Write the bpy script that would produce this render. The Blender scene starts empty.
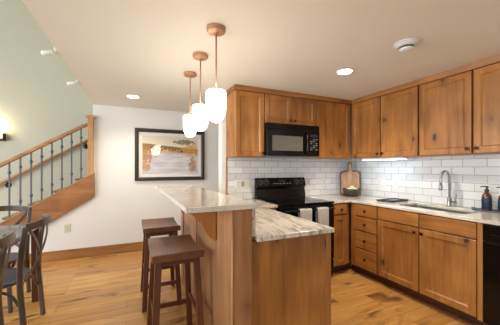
import bpy, bmesh, math, random
from mathutils import Vector, Matrix
random.seed(7)
scene = bpy.context.scene
COL = scene.collection

# ------------------------------------------------------------------ camera
cam_data = bpy.data.cameras.new('camera')
cam_data.sensor_width = 36.0
cam_data.lens = 36.0 * 261.91 / 500.0
cam_data.shift_y = 5.29 / 500.0
cam_data.clip_start = 0.02
cam = bpy.data.objects.new('camera', cam_data)
cam.location = (-3.151, -3.122, 1.320)
cam.rotation_euler = (math.radians(90), 0, math.radians(-24.178))
COL.objects.link(cam)
scene.camera = cam

# ------------------------------------------------------------------ world, daylight, exposure
world = bpy.data.worlds.new('world')
scene.world = world
world.use_nodes = True
bg = world.node_tree.nodes['Background']
bg.inputs[0].default_value = (0.80, 0.90, 1.0, 1)
bg.inputs[1].default_value = 0.25


def area_light(name, loc, target, sx, sy, power, color):
    d = bpy.data.lights.new(name, 'AREA')
    d.shape = 'RECTANGLE'
    d.size, d.size_y = sx, sy
    d.energy = power
    d.color = color
    o = bpy.data.objects.new(name, d)
    o.location = loc
    o.rotation_euler = (Vector(target) - Vector(loc)).to_track_quat('-Z', 'Y').to_euler()
    COL.objects.link(o)
    return o


area_light('window_daylight_rear', (-4.6, -6.2, 1.5), (-2.8, 0, 1.9), 3.6, 2.2, 30, (0.90, 0.95, 1.0))
area_light('window_daylight_left', (-8.4, -2.4, 1.5), (-2.0, -1.0, 1.75), 4.5, 2.6, 245, (0.84, 0.93, 1.0))
area_light('stair_fill_light', (-7.8, 0.6, 1.2), (-4.4, 2.4, 0.9), 1.2, 1.4, 48, (0.82, 0.90, 1.0))  # added cool fill to brighten the lower stair wall; stands for no known window

vs = scene.view_settings
vs.view_transform = 'Standard'
vs.look = 'None'
vs.exposure = 0.3
vs.gamma = 1.0
vs.use_curve_mapping = False


# ------------------------------------------------------------------ materials
def srgb(r, g, b):
    f = lambda c: (c / 255 / 12.92) if c / 255 <= 0.04045 else ((c / 255 + 0.055) / 1.055) ** 2.4
    return (f(r), f(g), f(b), 1.0)


class NT:
    def __init__(self, name):
        self.m = bpy.data.materials.new(name)
        self.m.use_nodes = True
        self.t = self.m.node_tree
        self.b = self.t.nodes['Principled BSDF']

    def n(self, typ, **kw):
        nd = self.t.nodes.new(typ)
        for k, v in kw.items():
            setattr(nd, k, v)
        return nd

    def l(self, a, b):
        self.t.links.new(a, b)

    def val(self, sock, v):
        if hasattr(v, 'is_linked') or hasattr(v, 'links'):
            self.l(v, sock)
        else:
            sock.default_value = v

    def math(self, op, a, b=0.0, c=None, clamp=False):
        nd = self.n('ShaderNodeMath', operation=op)
        nd.use_clamp = clamp
        self.val(nd.inputs[0], a)
        self.val(nd.inputs[1], b)
        if c is not None:
            self.val(nd.inputs[2], c)
        return nd.outputs[0]

    def mix(self, fac, a, b, blend='MIX'):
        nd = self.n('ShaderNodeMix', data_type='RGBA', blend_type=blend)
        self.val(nd.inputs[0], fac)
        self.val(nd.inputs[6], a)
        self.val(nd.inputs[7], b)
        return nd.outputs[2]

    def ramp(self, fac, stops, interp='LINEAR'):
        nd = self.n('ShaderNodeValToRGB')
        cr = nd.color_ramp
        cr.interpolation = interp
        while len(cr.elements) < len(stops):
            cr.elements.new(0.5)
        for e, (p, c) in zip(cr.elements, stops):
            e.position = p
            e.color = c if len(c) == 4 else (c[0], c[1], c[2], 1)
        self.l(fac, nd.inputs[0])
        return nd.outputs[0]

    def coords(self, scale=(1, 1, 1), rand=0.0, rot=(0, 0, 0), loc=(0, 0, 0)):
        tc = self.n('ShaderNodeTexCoord')
        v = tc.outputs['Object']
        if rand:
            oi = self.n('ShaderNodeObjectInfo')
            mu = self.n('ShaderNodeVectorMath', operation='MULTIPLY_ADD')
            self.l(oi.outputs['Random'], mu.inputs[0])
            mu.inputs[1].default_value = (rand, rand * 0.71, rand * 0.37)
            self.l(v, mu.inputs[2])
            v = mu.outputs[0]
        mp = self.n('ShaderNodeMapping')
        mp.inputs['Scale'].default_value = scale
        mp.inputs['Rotation'].default_value = rot
        mp.inputs['Location'].default_value = loc
        self.l(v, mp.inputs[0])
        return mp.outputs[0]

    def noise(self, vec, scale=1.0, detail=4.0, rough=0.55, dist=0.0):
        nd = self.n('ShaderNodeTexNoise')
        self.l(vec, nd.inputs['Vector'])
        nd.inputs['Scale'].default_value = scale
        nd.inputs['Detail'].default_value = detail
        nd.inputs['Roughness'].default_value = rough
        nd.inputs['Distortion'].default_value = dist
        return nd.outputs['Fac']

    def bump(self, h, strength=0.2, dist=0.002):
        nd = self.n('ShaderNodeBump')
        nd.inputs['Strength'].default_value = strength
        nd.inputs['Distance'].default_value = dist
        self.l(h, nd.inputs['Height'])
        self.l(nd.outputs[0], self.b.inputs['Normal'])

    def set(self, **kw):
        names = dict(rough='Roughness', metal='Metallic', spec='Specular IOR Level', coat='Coat Weight',
                     coat_rough='Coat Roughness', trans='Transmission Weight', ior='IOR',
                     emit='Emission Color', strength='Emission Strength', sheen='Sheen Weight')
        for k, v in kw.items():
            if k == 'color':
                self.val(self.b.inputs['Base Color'], v)
            else:
                self.val(self.b.inputs[names[k]], v)
        return self


def plain(name, col, rough=0.5, metal=0.0, var=0.04, vscale=6.0, **kw):
    n = NT(name)
    v = n.coords((1, 1, 1))
    f = n.noise(v, vscale, 3)
    dark = tuple(c * (1 - var * 2) for c in col[:3]) + (1,)
    light = tuple(min(1, c * (1 + var)) for c in col[:3]) + (1,)
    n.set(color=n.mix(f, dark, light), rough=rough, metal=metal, **kw)
    return n.m


def wood(name, base, dark, axis=2, rough=0.42, knots=True, contrast=1.0, knot_scale=3.2, coat=0.15, grain=16.0):
    n = NT(name)
    sc = [grain] * 3
    sc[axis] = 1.3
    v = n.coords(tuple(sc), rand=9.0)
    g = n.noise(v, 1.0, 5, 0.6, 0.35)
    fine = n.noise(n.coords(tuple(s * 7 for s in sc), rand=5.0), 1.0, 2, 0.5)
    big = n.noise(n.coords((1, 1, 1), rand=13.0), 2.2, 2)
    f = n.math('MULTIPLY_ADD', n.math('SUBTRACT', g, 0.5), 1.9 * contrast, 0.42, clamp=True)
    f = n.math('MULTIPLY_ADD', n.math('SUBTRACT', fine, 0.5), 0.35 * contrast, f, clamp=True)
    f = n.math('MULTIPLY_ADD', n.math('SUBTRACT', big, 0.5), 1.3 * contrast, f, clamp=True)
    c = n.mix(f, base, dark)
    if knots:
        vo = n.n('ShaderNodeTexVoronoi', voronoi_dimensions='2D')
        vo.inputs['Scale'].default_value = knot_scale
        spx = n.n('ShaderNodeSeparateXYZ')
        n.l(n.coords((1, 1, 1), rand=17.0), spx.inputs[0])
        cbx = n.n('ShaderNodeCombineXYZ')
        if axis == 2:
            n.l(n.math('ADD', spx.outputs[0], spx.outputs[1]), cbx.inputs[0])
            n.l(n.math('MULTIPLY', spx.outputs[2], 0.55), cbx.inputs[1])
        else:
            n.l(n.math('ADD', spx.outputs[2], spx.outputs[1 - axis]), cbx.inputs[0])
            n.l(n.math('MULTIPLY', spx.outputs[axis], 0.55), cbx.inputs[1])
        n.l(cbx.outputs[0], vo.inputs['Vector'])
        wob = n.math('MULTIPLY_ADD', n.math('SUBTRACT', g, 0.5), 0.34, vo.outputs['Distance'])
        pick = n.n('ShaderNodeSeparateColor')
        n.l(vo.outputs['Color'], pick.inputs[0])
        has = n.math('GREATER_THAN', pick.outputs[0], 0.3)
        kn = n.ramp(wob, [(0.015, (0.95, 0.95, 0.95)), (0.035, (0.6, 0.6, 0.6)), (0.06, (0.3, 0.3, 0.3)), (0.20, (0, 0, 0))])
        kd = tuple(x * 0.14 for x in dark[:3]) + (1,)
        c = n.mix(n.math('MULTIPLY', kn, has), c, kd)
    n.set(color=c, rough=rough, coat=coat, coat_rough=0.25)
    n.bump(fine, 0.06, 0.001)
    return n.m


M = {}
M['alder'] = wood('knotty_alder', srgb(184, 124, 60), srgb(120, 72, 30))
M['alder_h'] = wood('knotty_alder_across', srgb(184, 124, 60), srgb(120, 72, 30), axis=0, knots=False)
M['alder_y'] = wood('knotty_alder_along', srgb(184, 124, 60), srgb(120, 72, 30), axis=1, knots=False)
M['alder_dark'] = wood('stained_toe_board', srgb(96, 50, 24), srgb(60, 30, 16), axis=1, knots=False)
M['bar_alder'] = wood('pale_alder_panel', srgb(184, 134, 92), srgb(140, 90, 54))
M['stair_oak'] = wood('stair_alder', srgb(196, 146, 90), srgb(140, 92, 50), axis=0, knot_scale=2.2)
M['stringer'] = wood('stringer_alder', srgb(176, 118, 66), srgb(116, 70, 34), axis=0, knot_scale=2.2)
M['newel_oak'] = wood('newel_alder', srgb(204, 154, 96), srgb(160, 108, 60))
M['base_alder'] = wood('baseboard_alder', srgb(176, 122, 68), srgb(122, 74, 36), axis=0, knot_scale=2.6)
M['stool'] = wood('espresso_stool_wood', srgb(116, 64, 32), srgb(66, 35, 18), axis=2, knots=False, rough=0.42, coat=0.08)
M['stool_seat'] = wood('espresso_seat_wood', srgb(128, 76, 42), srgb(70, 39, 22), axis=1, knots=False, rough=0.34, coat=0.2)
M['chair'] = wood('weathered_chair_wood', srgb(106, 88, 70), srgb(48, 40, 34), axis=2, knots=False, rough=0.42, coat=0.25)
M['chair_seat'] = wood('slate_seat_wood', srgb(92, 94, 116), srgb(54, 56, 74), axis=0, knots=False, rough=0.3, coat=0.4)
M['table_top'] = wood('grey_table_wood', srgb(146, 144, 154), srgb(104, 100, 110), axis=1, knots=False, rough=0.14, coat=0.7)
M['table_leg'] = wood('red_brown_table_wood', srgb(112, 56, 34), srgb(70, 32, 20), knots=False)
M['board'] = wood('acacia_board', srgb(206, 168, 136), srgb(158, 116, 88), knots=False, coat=0.0, rough=0.55)
M['board_rim'] = wood('acacia_bark_edge', srgb(98, 76, 56), srgb(60, 46, 34), knots=False, coat=0.0, rough=0.6)
M['bowl'] = wood('dark_bowl_wood', srgb(72, 62, 50), srgb(40, 34, 28), axis=0, knots=False, coat=0.1)
M['iron'] = plain('pewter_iron', srgb(98, 102, 110), 0.45, 0.55)
M['knob'] = plain('oil_rubbed_bronze', srgb(52, 38, 30), 0.35, 0.7)
M['copper'] = plain('brushed_copper_bronze', srgb(184, 136, 104), 0.4, 0.35)
M['steel'] = plain('brushed_steel', srgb(176, 180, 184), 0.28, 0.95)
M['black'] = plain('black_enamel', srgb(9, 9, 10), 0.16, spec=0.35)
M['black_glass'] = plain('black_ceramic_glass', srgb(6, 6, 7), 0.05, spec=0.4)
M['black_matte'] = plain('black_plastic', srgb(16, 16, 17), 0.5, spec=0.3)
M['grey_metal'] = plain('grey_filter_metal', srgb(150, 150, 150), 0.4, 0.7)
M['mw_window'] = plain('microwave_screen', srgb(92, 88, 82), 0.2, spec=0.4)
M['display'] = plain('dark_display', srgb(28, 40, 62), 0.1)
M['print_grey'] = plain('grey_printing', srgb(96, 98, 104), 0.5)
M['white_plastic'] = plain('white_plastic', srgb(226, 226, 224), 0.35)
M['almond_plastic'] = plain('almond_plastic', srgb(238, 234, 224), 0.4)
M['ivory_plastic'] = plain('ivory_plastic', srgb(206, 202, 182), 0.4)
M['dim_plastic'] = plain('grey_beige_plastic', srgb(182, 170, 156), 0.4)
M['slot'] = plain('dark_slot', srgb(70, 64, 58), 0.6)
M['white_metal'] = plain('white_enamel', srgb(238, 234, 226), 0.3)
M['amber'] = plain('amber_bottle_glass', srgb(92, 52, 18), 0.08, coat=0.6, coat_rough=0.03)
M['blue_label'] = plain('blue_paper_label', srgb(24, 42, 68), 0.5)
M['pump'] = plain('dark_pump', srgb(30, 34, 42), 0.35)
M['blue_tray'] = plain('slate_blue_tray', srgb(84, 102, 128), 0.35)
M['slate'] = plain('slate_dark', srgb(38, 46, 58), 0.35)
M['slate_top'] = plain('slate_grey_top', srgb(126, 142, 148), 0.3)
M['fruit'] = plain('cream_fruit', srgb(226, 220, 168), 0.5, var=0.08, vscale=30)
M['mat_board'] = plain('white_mat_board', srgb(240, 234, 226), 0.8, var=0.01)
M['frame'] = plain('dark_brown_frame', srgb(58, 46, 40), 0.4, 0.2)
M['green_leaf'] = plain('leaf', srgb(120, 150, 70), 0.5)

# painted walls and ceiling


def paint(name, col, rough=0.85):
    n = NT(name)
    v = n.coords()
    f = n.noise(v, 1.3, 3)
    fine = n.noise(v, 160, 2)
    n.set(color=n.mix(f, tuple(c * 0.975 for c in col[:3]) + (1,), col), rough=rough)
    n.bump(fine, 0.12, 0.001)
    return n.m


M['wall_white'] = paint('warm_white_wall_paint', srgb(232, 228, 222))
M['wall_green'] = paint('sage_wall_paint', srgb(188, 184, 164))
M['ceiling'] = paint('ceiling_paint', srgb(234, 231, 222))

# floor boards (boards run along x)
n = NT('wide_plank_floor')
v = n.coords()
br = n.n('ShaderNodeTexBrick')
n.l(v, br.inputs['Vector'])
br.offset = 0.37
br.offset_frequency = 3
br.inputs['Scale'].default_value = 1.0
br.inputs['Brick Width'].default_value = 0.95
br.inputs['Row Height'].default_value = 0.127
br.inputs['Mortar Size'].default_value = 0.0028
br.inputs['Mortar Smooth'].default_value = 0.3
br.inputs['Bias'].default_value = 0.0
br.inputs['Color1'].default_value = (0, 0, 0, 1)
br.inputs['Color2'].default_value = (1, 1, 1, 1)
br.inputs['Mortar'].default_value = (0.5, 0.5, 0.5, 1)
bv = br.outputs['Color']
offs = n.n('ShaderNodeVectorMath', operation='MULTIPLY_ADD')
n.l(bv, offs.inputs[0])
offs.inputs[1].default_value = (11.0, 7.0, 3.0)
n.l(v, offs.inputs[2])
mp = n.n('ShaderNodeMapping')
mp.inputs['Scale'].default_value = (1.6, 15, 1)
n.l(offs.outputs[0], mp.inputs[0])
g = n.noise(mp.outputs[0], 1.0, 5, 0.62, 0.5)
mp2 = n.n('ShaderNodeMapping')
mp2.inputs['Scale'].default_value = (1.7, 5.5, 1)
n.l(offs.outputs[0], mp2.inputs[0])
blot = n.noise(mp2.outputs[0], 1.0, 3, 0.55, 0.8)
c = n.mix(n.math('MULTIPLY_ADD', n.math('SUBTRACT', g, 0.5), 2.0, 0.4, clamp=True), srgb(238, 188, 110), srgb(186, 124, 54))
c = n.mix(n.math('MULTIPLY', bv, 0.5), c, srgb(164, 106, 50))
c = n.mix(n.ramp(blot, [(0.57, (0, 0, 0)), (0.68, (0.85, 0.85, 0.85))]), c, srgb(106, 64, 32))
c = n.mix(n.math('MULTIPLY', br.outputs['Fac'], 0.5), c, srgb(86, 54, 28))
n.set(color=c, rough=n.math('MULTIPLY_ADD', g, 0.2, 0.28), coat=0.25, coat_rough=0.3)
n.bump(n.math('SUBTRACT', 1.0, br.outputs['Fac']), 0.25, 0.002)
M['floor'] = n.m


# subway tile, in metres on the wall plane
def tile_mat(name, axis, shift):
    n = NT(name)
    tc = n.n('ShaderNodeTexCoord')
    sp = n.n('ShaderNodeSeparateXYZ')
    n.l(tc.outputs['Object'], sp.inputs[0])
    cb = n.n('ShaderNodeCombineXYZ')
    n.l(n.math('ADD', sp.outputs[axis], shift), cb.inputs[0])
    n.l(n.math('SUBTRACT', sp.outputs[2], 0.914), cb.inputs[1])
    br = n.n('ShaderNodeTexBrick')
    n.l(cb.outputs[0], br.inputs['Vector'])
    br.offset = 0.5
    br.inputs['Scale'].default_value = 1.0
    br.inputs['Brick Width'].default_value = 0.2065
    br.inputs['Row Height'].default_value = 0.083
    br.inputs['Mortar Size'].default_value = 0.0030
    br.inputs['Mortar Smooth'].default_value = 0.25
    br.inputs['Color1'].default_value = srgb(222, 222, 222)
    br.inputs['Color2'].default_value = srgb(238, 238, 238)
    br.inputs['Mortar'].default_value = srgb(160, 160, 160)
    n.l(br.outputs['Color'], n.b.inputs['Base Color'])
    wav = n.noise(n.coords(), 14, 2)
    n.l(n.math('MULTIPLY_ADD', br.outputs['Fac'], 0.6, 0.12), n.b.inputs['Roughness'])
    h = n.math('MULTIPLY_ADD', wav, 0.25, n.math('SUBTRACT', 1.0, br.outputs['Fac']))
    n.bump(h, 0.5, 0.003)
    return n.m


M['tile_back'] = tile_mat('white_subway_tile', 0, 1.954)
M['tile_right'] = tile_mat('white_subway_tile_sink_wall', 1, 1.332)


def granite(name, rot, loc=(0, 0, 0), amt=1.0):
    n = NT(name)
    v = n.coords((1, 1, 1), rot=rot, loc=loc)
    mp = n.n('ShaderNodeMapping')
    mp.inputs['Scale'].default_value = (26.0, 2.8, 12.0)
    n.l(v, mp.inputs[0])
    a = n.noise(mp.outputs[0], 1.0, 6, 0.7, 1.4)
    mp2 = n.n('ShaderNodeMapping')
    mp2.inputs['Scale'].default_value = (4.0, 1.2, 4.0)
    n.l(v, mp2.inputs[0])
    b = n.noise(mp2.outputs[0], 1.0, 3, 0.5, 0.6)
    sp = n.noise(v, 90, 2)
    c = n.mix(n.ramp(b, [(0.35, (0, 0, 0)), (0.65, (1, 1, 1))]), srgb(240, 230, 212), srgb(220, 210, 192))
    c = n.mix(n.ramp(a, [(0.47, (0, 0, 0)), (0.60, (0.7 * amt,) * 3), (0.72, (amt,) * 3)]), c, srgb(132, 116, 104))
    c = n.mix(n.ramp(a, [(0.62, (0, 0, 0)), (0.76, (0.9 * amt ** 2,) * 3)]), c, srgb(66, 56, 54))
    c = n.mix(n.math('MULTIPLY', sp, 0.25), c, srgb(186, 184, 178))
    n.set(color=c, rough=0.14, coat=0.3, coat_rough=0.06)
    return n.m


M['granite'] = granite('cream_veined_granite', (0, 0, math.radians(8)))
M['granite_bar'] = granite('cream_veined_granite_bar', (0, 0, math.radians(24)), (3.1, 0.7, 0), 0.30)
M['granite_sink'] = granite('cream_veined_granite_sink', (0, 0, math.radians(-4)), (1.3, 5.7, 0), 0.55)

n = NT('lit_white_glass')
lw = n.coords()
n.set(color=srgb(250, 244, 232), rough=0.3, emit=n.mix(n.noise(lw, 3, 2), (1.0, 0.89, 0.75, 1), (1.0, 0.92, 0.80, 1)), strength=12.0)
M['shade'] = n.m
n = NT('lit_diffuser')
n.set(color=srgb(250, 246, 240), rough=0.4, emit=(1.0, 0.93, 0.84, 1), strength=9.0)
M['diffuser'] = n.m
n = NT('lit_strip')
n.set(color=srgb(246, 248, 250), rough=0.4, emit=(0.66, 0.83, 1.0, 1), strength=9.0)
M['strip'] = n.m
n = NT('lit_sconce_glass')
n.set(color=srgb(250, 236, 206), rough=0.3, emit=(1.0, 0.82, 0.52, 1), strength=1.3)
M['sconce_glass'] = n.m

n = NT('waffle_towel_cloth')
v = n.coords((1, 1, 1))
wv = n.noise(v, 240, 2)
n.set(color=n.mix(n.noise(v, 12, 3), srgb(168, 164, 160), srgb(196, 192, 188)), rough=0.9, sheen=0.3)
n.bump(wv, 0.5, 0.002)
M['towel'] = n.m

# framed picture: an autumn lake under a pale sky (flat print)
n = NT('autumn_lake_print')
tc = n.n('ShaderNodeTexCoord')
sp = n.n('ShaderNodeSeparateXYZ')
n.l(tc.outputs['Object'], sp.inputs[0])
U, V = sp.outputs[0], sp.outputs[2]       # metres from the print's lower left corner, 0.82 x 0.55
vv = n.coords()
nz = n.noise(vv, 16, 5, 0.75)
nz2 = n.noise(n.coords((1, 1, 1), loc=(4, 2, 7)), 20, 4, 0.75)
nh = n.noise(n.coords((3, 1, 26)), 1.0, 4)
sky = n.mix(n.math('MULTIPLY', V, 1.6, clamp=True), srgb(246, 228, 190), srgb(222, 212, 194))
lake = n.mix(n.ramp(nh, [(0.35, (0, 0, 0)), (0.65, (1, 1, 1))]), srgb(190, 184, 186), srgb(228, 222, 222))
shore = n.math('MULTIPLY_ADD', U, -0.07, 0.390)
hl = n.math('ADD', shore, n.math('MULTIPLY_ADD', n.math('SUBTRACT', U, 0.82), -0.02, 0.085))
hl = n.math('MULTIPLY_ADD', n.math('SUBTRACT', nz2, 0.5), 0.05, hl)
gold = n.ramp(nz2, [(0.38, srgb(60, 42, 24)), (0.5, srgb(150, 104, 44)), (0.60, srgb(232, 190, 104))])
is_sky = n.math('MULTIPLY', n.math('SUBTRACT', V, hl), 120.0, clamp=True)
is_land = n.math('MULTIPLY', n.math('SUBTRACT', V, shore), 90.0, clamp=True)
refl = n.math('MULTIPLY', n.math('SUBTRACT', V, n.math('MULTIPLY_ADD', nz2, 0.16, n.math('SUBTRACT', shore, 0.13))), 30.0, clamp=True)
c = n.mix(n.math('MULTIPLY', refl, 0.55), lake, srgb(190, 150, 88))
c = n.mix(is_land, c, gold)
ridge = n.math('MULTIPLY', is_land, n.math('MULTIPLY', n.math('SUBTRACT', V, n.math('ADD', shore, 0.045)), 60.0, clamp=True))
c = n.mix(n.math('MULTIPLY', ridge, 0.7), c, srgb(110, 88, 70))
c = n.mix(is_sky, c, sky)


def blob(cu, cv, ru, rv, amp):
    du = n.math('DIVIDE', n.math('SUBTRACT', U, cu), ru)
    dv = n.math('DIVIDE', n.math('SUBTRACT', V, cv), rv)
    r = n.math('ADD', n.math('MULTIPLY', du, du), n.math('MULTIPLY', dv, dv))
    r = n.math('MULTIPLY_ADD', n.math('SUBTRACT', nz, 0.5), amp, r)
    return n.math('MULTIPLY', n.math('SUBTRACT', 1.0, r), 6.0, clamp=True)


for cu, cv, ru, rv, col in ((0.02, 0.33, 0.16, 0.13, srgb(178, 120, 44)), (0.04, 0.14, 0.08, 0.09, srgb(190, 140, 70)),
                            (0.66, 0.53, 0.16, 0.045, srgb(112, 84, 44)), (0.76, 0.41, 0.13, 0.09, srgb(206, 150, 62)),
                            (0.80, 0.14, 0.06, 0.14, srgb(170, 120, 62))):
    c = n.mix(n.math('MULTIPLY', blob(cu, cv, ru, rv, 8.0), n.math('MULTIPLY_ADD', nz2, 0.8, 0.4, clamp=True)), c, col)
n.set(color=c, rough=0.5)
M['print'] = n.m
n = NT('picture_glass')
out = n.t.nodes['Material Output']
tr = n.n('ShaderNodeBsdfTransparent')
gl = n.n('ShaderNodeBsdfGlossy')
gl.inputs['Roughness'].default_value = 0.03
wob = n.n('ShaderNodeBump')
wob.inputs['Strength'].default_value = 0.01
n.l(n.noise(n.coords(), 2, 1), wob.inputs['Height'])
n.l(wob.outputs[0], gl.inputs['Normal'])
mx = n.n('ShaderNodeMixShader')
mx.inputs[0].default_value = 0.035
n.l(tr.outputs[0], mx.inputs[1])
n.l(gl.outputs[0], mx.inputs[2])
n.l(mx.outputs[0], out.inputs[0])
M['pic_glass'] = n.m


# ------------------------------------------------------------------ mesh helpers
class MB:
    """Collects geometry for ONE mesh object (world coordinates)."""

    def __init__(self):
        self.bm = bmesh.new()

    def box(self, x0, y0, z0, x1, y1, z1):
        v = [self.bm.verts.new(p) for p in ((x0, y0, z0), (x1, y0, z0), (x1, y1, z0), (x0, y1, z0),
                                            (x0, y0, z1), (x1, y0, z1), (x1, y1, z1), (x0, y1, z1))]
        for f in ((0, 3, 2, 1), (4, 5, 6, 7), (0, 1, 5, 4), (1, 2, 6, 5), (2, 3, 7, 6), (3, 0, 4, 7)):
            self.bm.faces.new([v[i] for i in f])
        return self

    def hexa(self, pts):
        v = [self.bm.verts.new(p) for p in pts]
        for f in ((0, 3, 2, 1), (4, 5, 6, 7), (0, 1, 5, 4), (1, 2, 6, 5), (2, 3, 7, 6), (3, 0, 4, 7)):
            self.bm.faces.new([v[i] for i in f])
        return self

    def prism(self, poly, d):
        d = Vector(d)
        a = [self.bm.verts.new(p) for p in poly]
        b = [self.bm.verts.new(Vector(p) + d) for p in poly]
        k = len(poly)
        self.bm.faces.new(a[::-1])
        self.bm.faces.new(b)
        for i in range(k):
            self.bm.faces.new((a[i], a[(i + 1) % k], b[(i + 1) % k], b[i]))
        return self

    def loft(self, rings, closed=False, cap=True):
        vs = [[self.bm.verts.new(p) for p in r] for r in rings]
        k = len(vs[0])
        m = len(vs)
        for i in range(m if closed else m - 1):
            a, b = vs[i], vs[(i + 1) % m]
            for j in range(k):
                self.bm.faces.new((a[j], a[(j + 1) % k], b[(j + 1) % k], b[j]))
        if cap and not closed:
            self.bm.faces.new(vs[0][::-1])
            self.bm.faces.new(vs[-1])
        return self

    def tube(self, pts, r, seg=10, flat=None, up=None):
        """round tube, or flat=(a, b): elliptical / r may be a list"""
        pts = [Vector(p) for p in pts]
        rings = []
        prev = None
        for i, p in enumerate(pts):
            t = (pts[min(i + 1, len(pts) - 1)] - pts[max(i - 1, 0)]).normalized()
            if up is not None:
                u = Vector(up)
                u = (u - t * u.dot(t)).normalized()
            elif prev is None:
                u = t.orthogonal().normalized()
            else:
                u = (prev - t * prev.dot(t)).normalized()
            prev = u
            w = t.cross(u)
            rr = r[i] if isinstance(r, (list, tuple)) else r
            ra, rb = (rr, rr) if flat is None else flat
            rings.append([p + u * (ra * math.cos(2 * math.pi * j / seg)) + w * (rb * math.sin(2 * math.pi * j / seg)) for j in range(seg)])
        return self.loft(rings)

    def bar(self, pts, w, h, up=(0, 0, 1)):
        """rectangular section swept along pts; w across, h along up"""
        pts = [Vector(p) for p in pts]
        rings = []
        for i, p in enumerate(pts):
            t = (pts[min(i + 1, len(pts) - 1)] - pts[max(i - 1, 0)]).normalized()
            u = Vector(up)
            u = (u - t * u.dot(t)).normalized()
            s = t.cross(u)
            rings.append([p + s * (a * w / 2) + u * (b * h / 2) for a, b in ((-1, -1), (1, -1), (1, 1), (-1, 1))])
        return self.loft(rings)

    def lathe(self, prof, center, axis=(0, 0, 1), seg=24, closed=False):
        """prof: list of (radius, height) along axis"""
        ax = Vector(axis).normalized()
        u = ax.orthogonal().normalized()
        w = ax.cross(u)
        c = Vector(center)
        rings = []
        for r, h in prof:
            r = max(r, 1e-4)
            rings.append([c + ax * h + u * (r * math.cos(2 * math.pi * j / seg)) + w * (r * math.sin(2 * math.pi * j / seg)) for j in range(seg)])
        return self.loft(rings, closed=closed)

    def cells(self, xs, ys, keep, z0, z1):
        """rectilinear slab: keep(i, j) says which cells are solid"""
        vt, vb = {}, {}

        def V(i, j, d, z):
            if (i, j) not in d:
                d[(i, j)] = self.bm.verts.new((xs[i], ys[j], z))
            return d[(i, j)]
        nx, ny = len(xs) - 1, len(ys) - 1
        k = lambda i, j: 0 <= i < nx and 0 <= j < ny and keep(i, j)
        for i in range(nx):
            for j in range(ny):
                if not k(i, j):
                    continue
                q = ((i, j), (i + 1, j), (i + 1, j + 1), (i, j + 1))
                self.bm.faces.new([V(a, b, vt, z1) for a, b in q])
                self.bm.faces.new([V(a, b, vb, z0) for a, b in q][::-1])
                for (p, r, nb) in ((q[0], q[1], (i, j - 1)), (q[1], q[2], (i + 1, j)), (q[2], q[3], (i, j + 1)), (q[3], q[0], (i - 1, j))):
                    if not k(*nb):
                        self.bm.faces.new((V(*p, vb, z0), V(*r, vb, z0), V(*r, vt, z1), V(*p, vt, z1)))
        return self

    def build(self, name, mat, parent=None, bevel=0.0, smooth=False, seg=2, sub=0):
        bmesh.ops.recalc_face_normals(self.bm, faces=self.bm.faces)
        base = Vector((0, 0, 0))
        p = parent
        while p is not None:
            base += p.location
            p = p.parent
        if base.length:
            bmesh.ops.translate(self.bm, verts=self.bm.verts, vec=-base)
        me = bpy.data.meshes.new(name)
        self.bm.to_mesh(me)
        self.bm.free()
        o = bpy.data.objects.new(name, me)
        me.materials.append(M[mat] if isinstance(mat, str) else mat)
        COL.objects.link(o)
        if parent is not None:
            o.parent = parent
        if smooth:
            for f in me.polygons:
                f.use_smooth = True
        if bevel:
            b = o.modifiers.new('bevel', 'BEVEL')
            b.width = bevel
            b.segments = seg
            b.limit_method = 'ANGLE'
            b.angle_limit = math.radians(40)
        if sub:
            s = o.modifiers.new('sub', 'SUBSURF')
            s.levels = s.render_levels = sub
        return o


def thing(name, label, cat, loc=(0, 0, 0), group=None):
    o = bpy.data.objects.new(name, None)
    o.empty_display_size = 0.1
    o.location = loc
    COL.objects.link(o)
    return tag(o, label, cat, group)


def tag(o, label, cat, group=None):
    o['label'] = label
    o['category'] = cat
    if group:
        o['group'] = group
    return o


def struct(o):
    o['kind'] = 'structure'
    return o


def copy_tree(o, parent=None):
    c = o.copy()
    COL.objects.link(c)
    if parent is not None:
        c.parent = parent
    for ch in list(o.children):
        copy_tree(ch, c)
    return c


# ------------------------------------------------------------------ setting
C = 2.27
struct(MB().box(-9.0, -6.5, -0.1, 0.12, 2.6, 0.0).build('floor', 'floor'))
# kitchen ceiling: its open left edge looks onto the stair hall
struct(MB().prism([(-3.765, -6.5, C), (0.12, -6.5, C), (0.12, 2.6, C), (-3.68, 2.6, C), (-3.68, 1.3, C), (-3.722, -1.24, C)], (0, 0, 0.26)).build('ceiling', 'ceiling'))
struct(MB().box(0.0, -6.5, 0.0, 0.12, 0.13, C).build('wall_right', 'wall_white'))
struct(MB().box(-2.14, 0.0, 0.0, 0.0, 0.13, C).build('wall_back', 'wall_white', bevel=0.012, seg=3))
MB().box(-2.062, -0.008, 0.914, -0.001, -0.0005, 1.52).build('tile_backsplash', 'tile_back', bpy.data.objects['wall_back'])
MB().box(-0.008, -3.2, 0.914, -0.0005, -0.009, 1.52).build('tile_backsplash', 'tile_right', bpy.data.objects['wall_right'])
struct(MB().box(-2.083, -0.013, 0.914, -2.063, -0.0005, 1.4485).build('trim_1', 'newel_oak', bevel=0.003))
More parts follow.
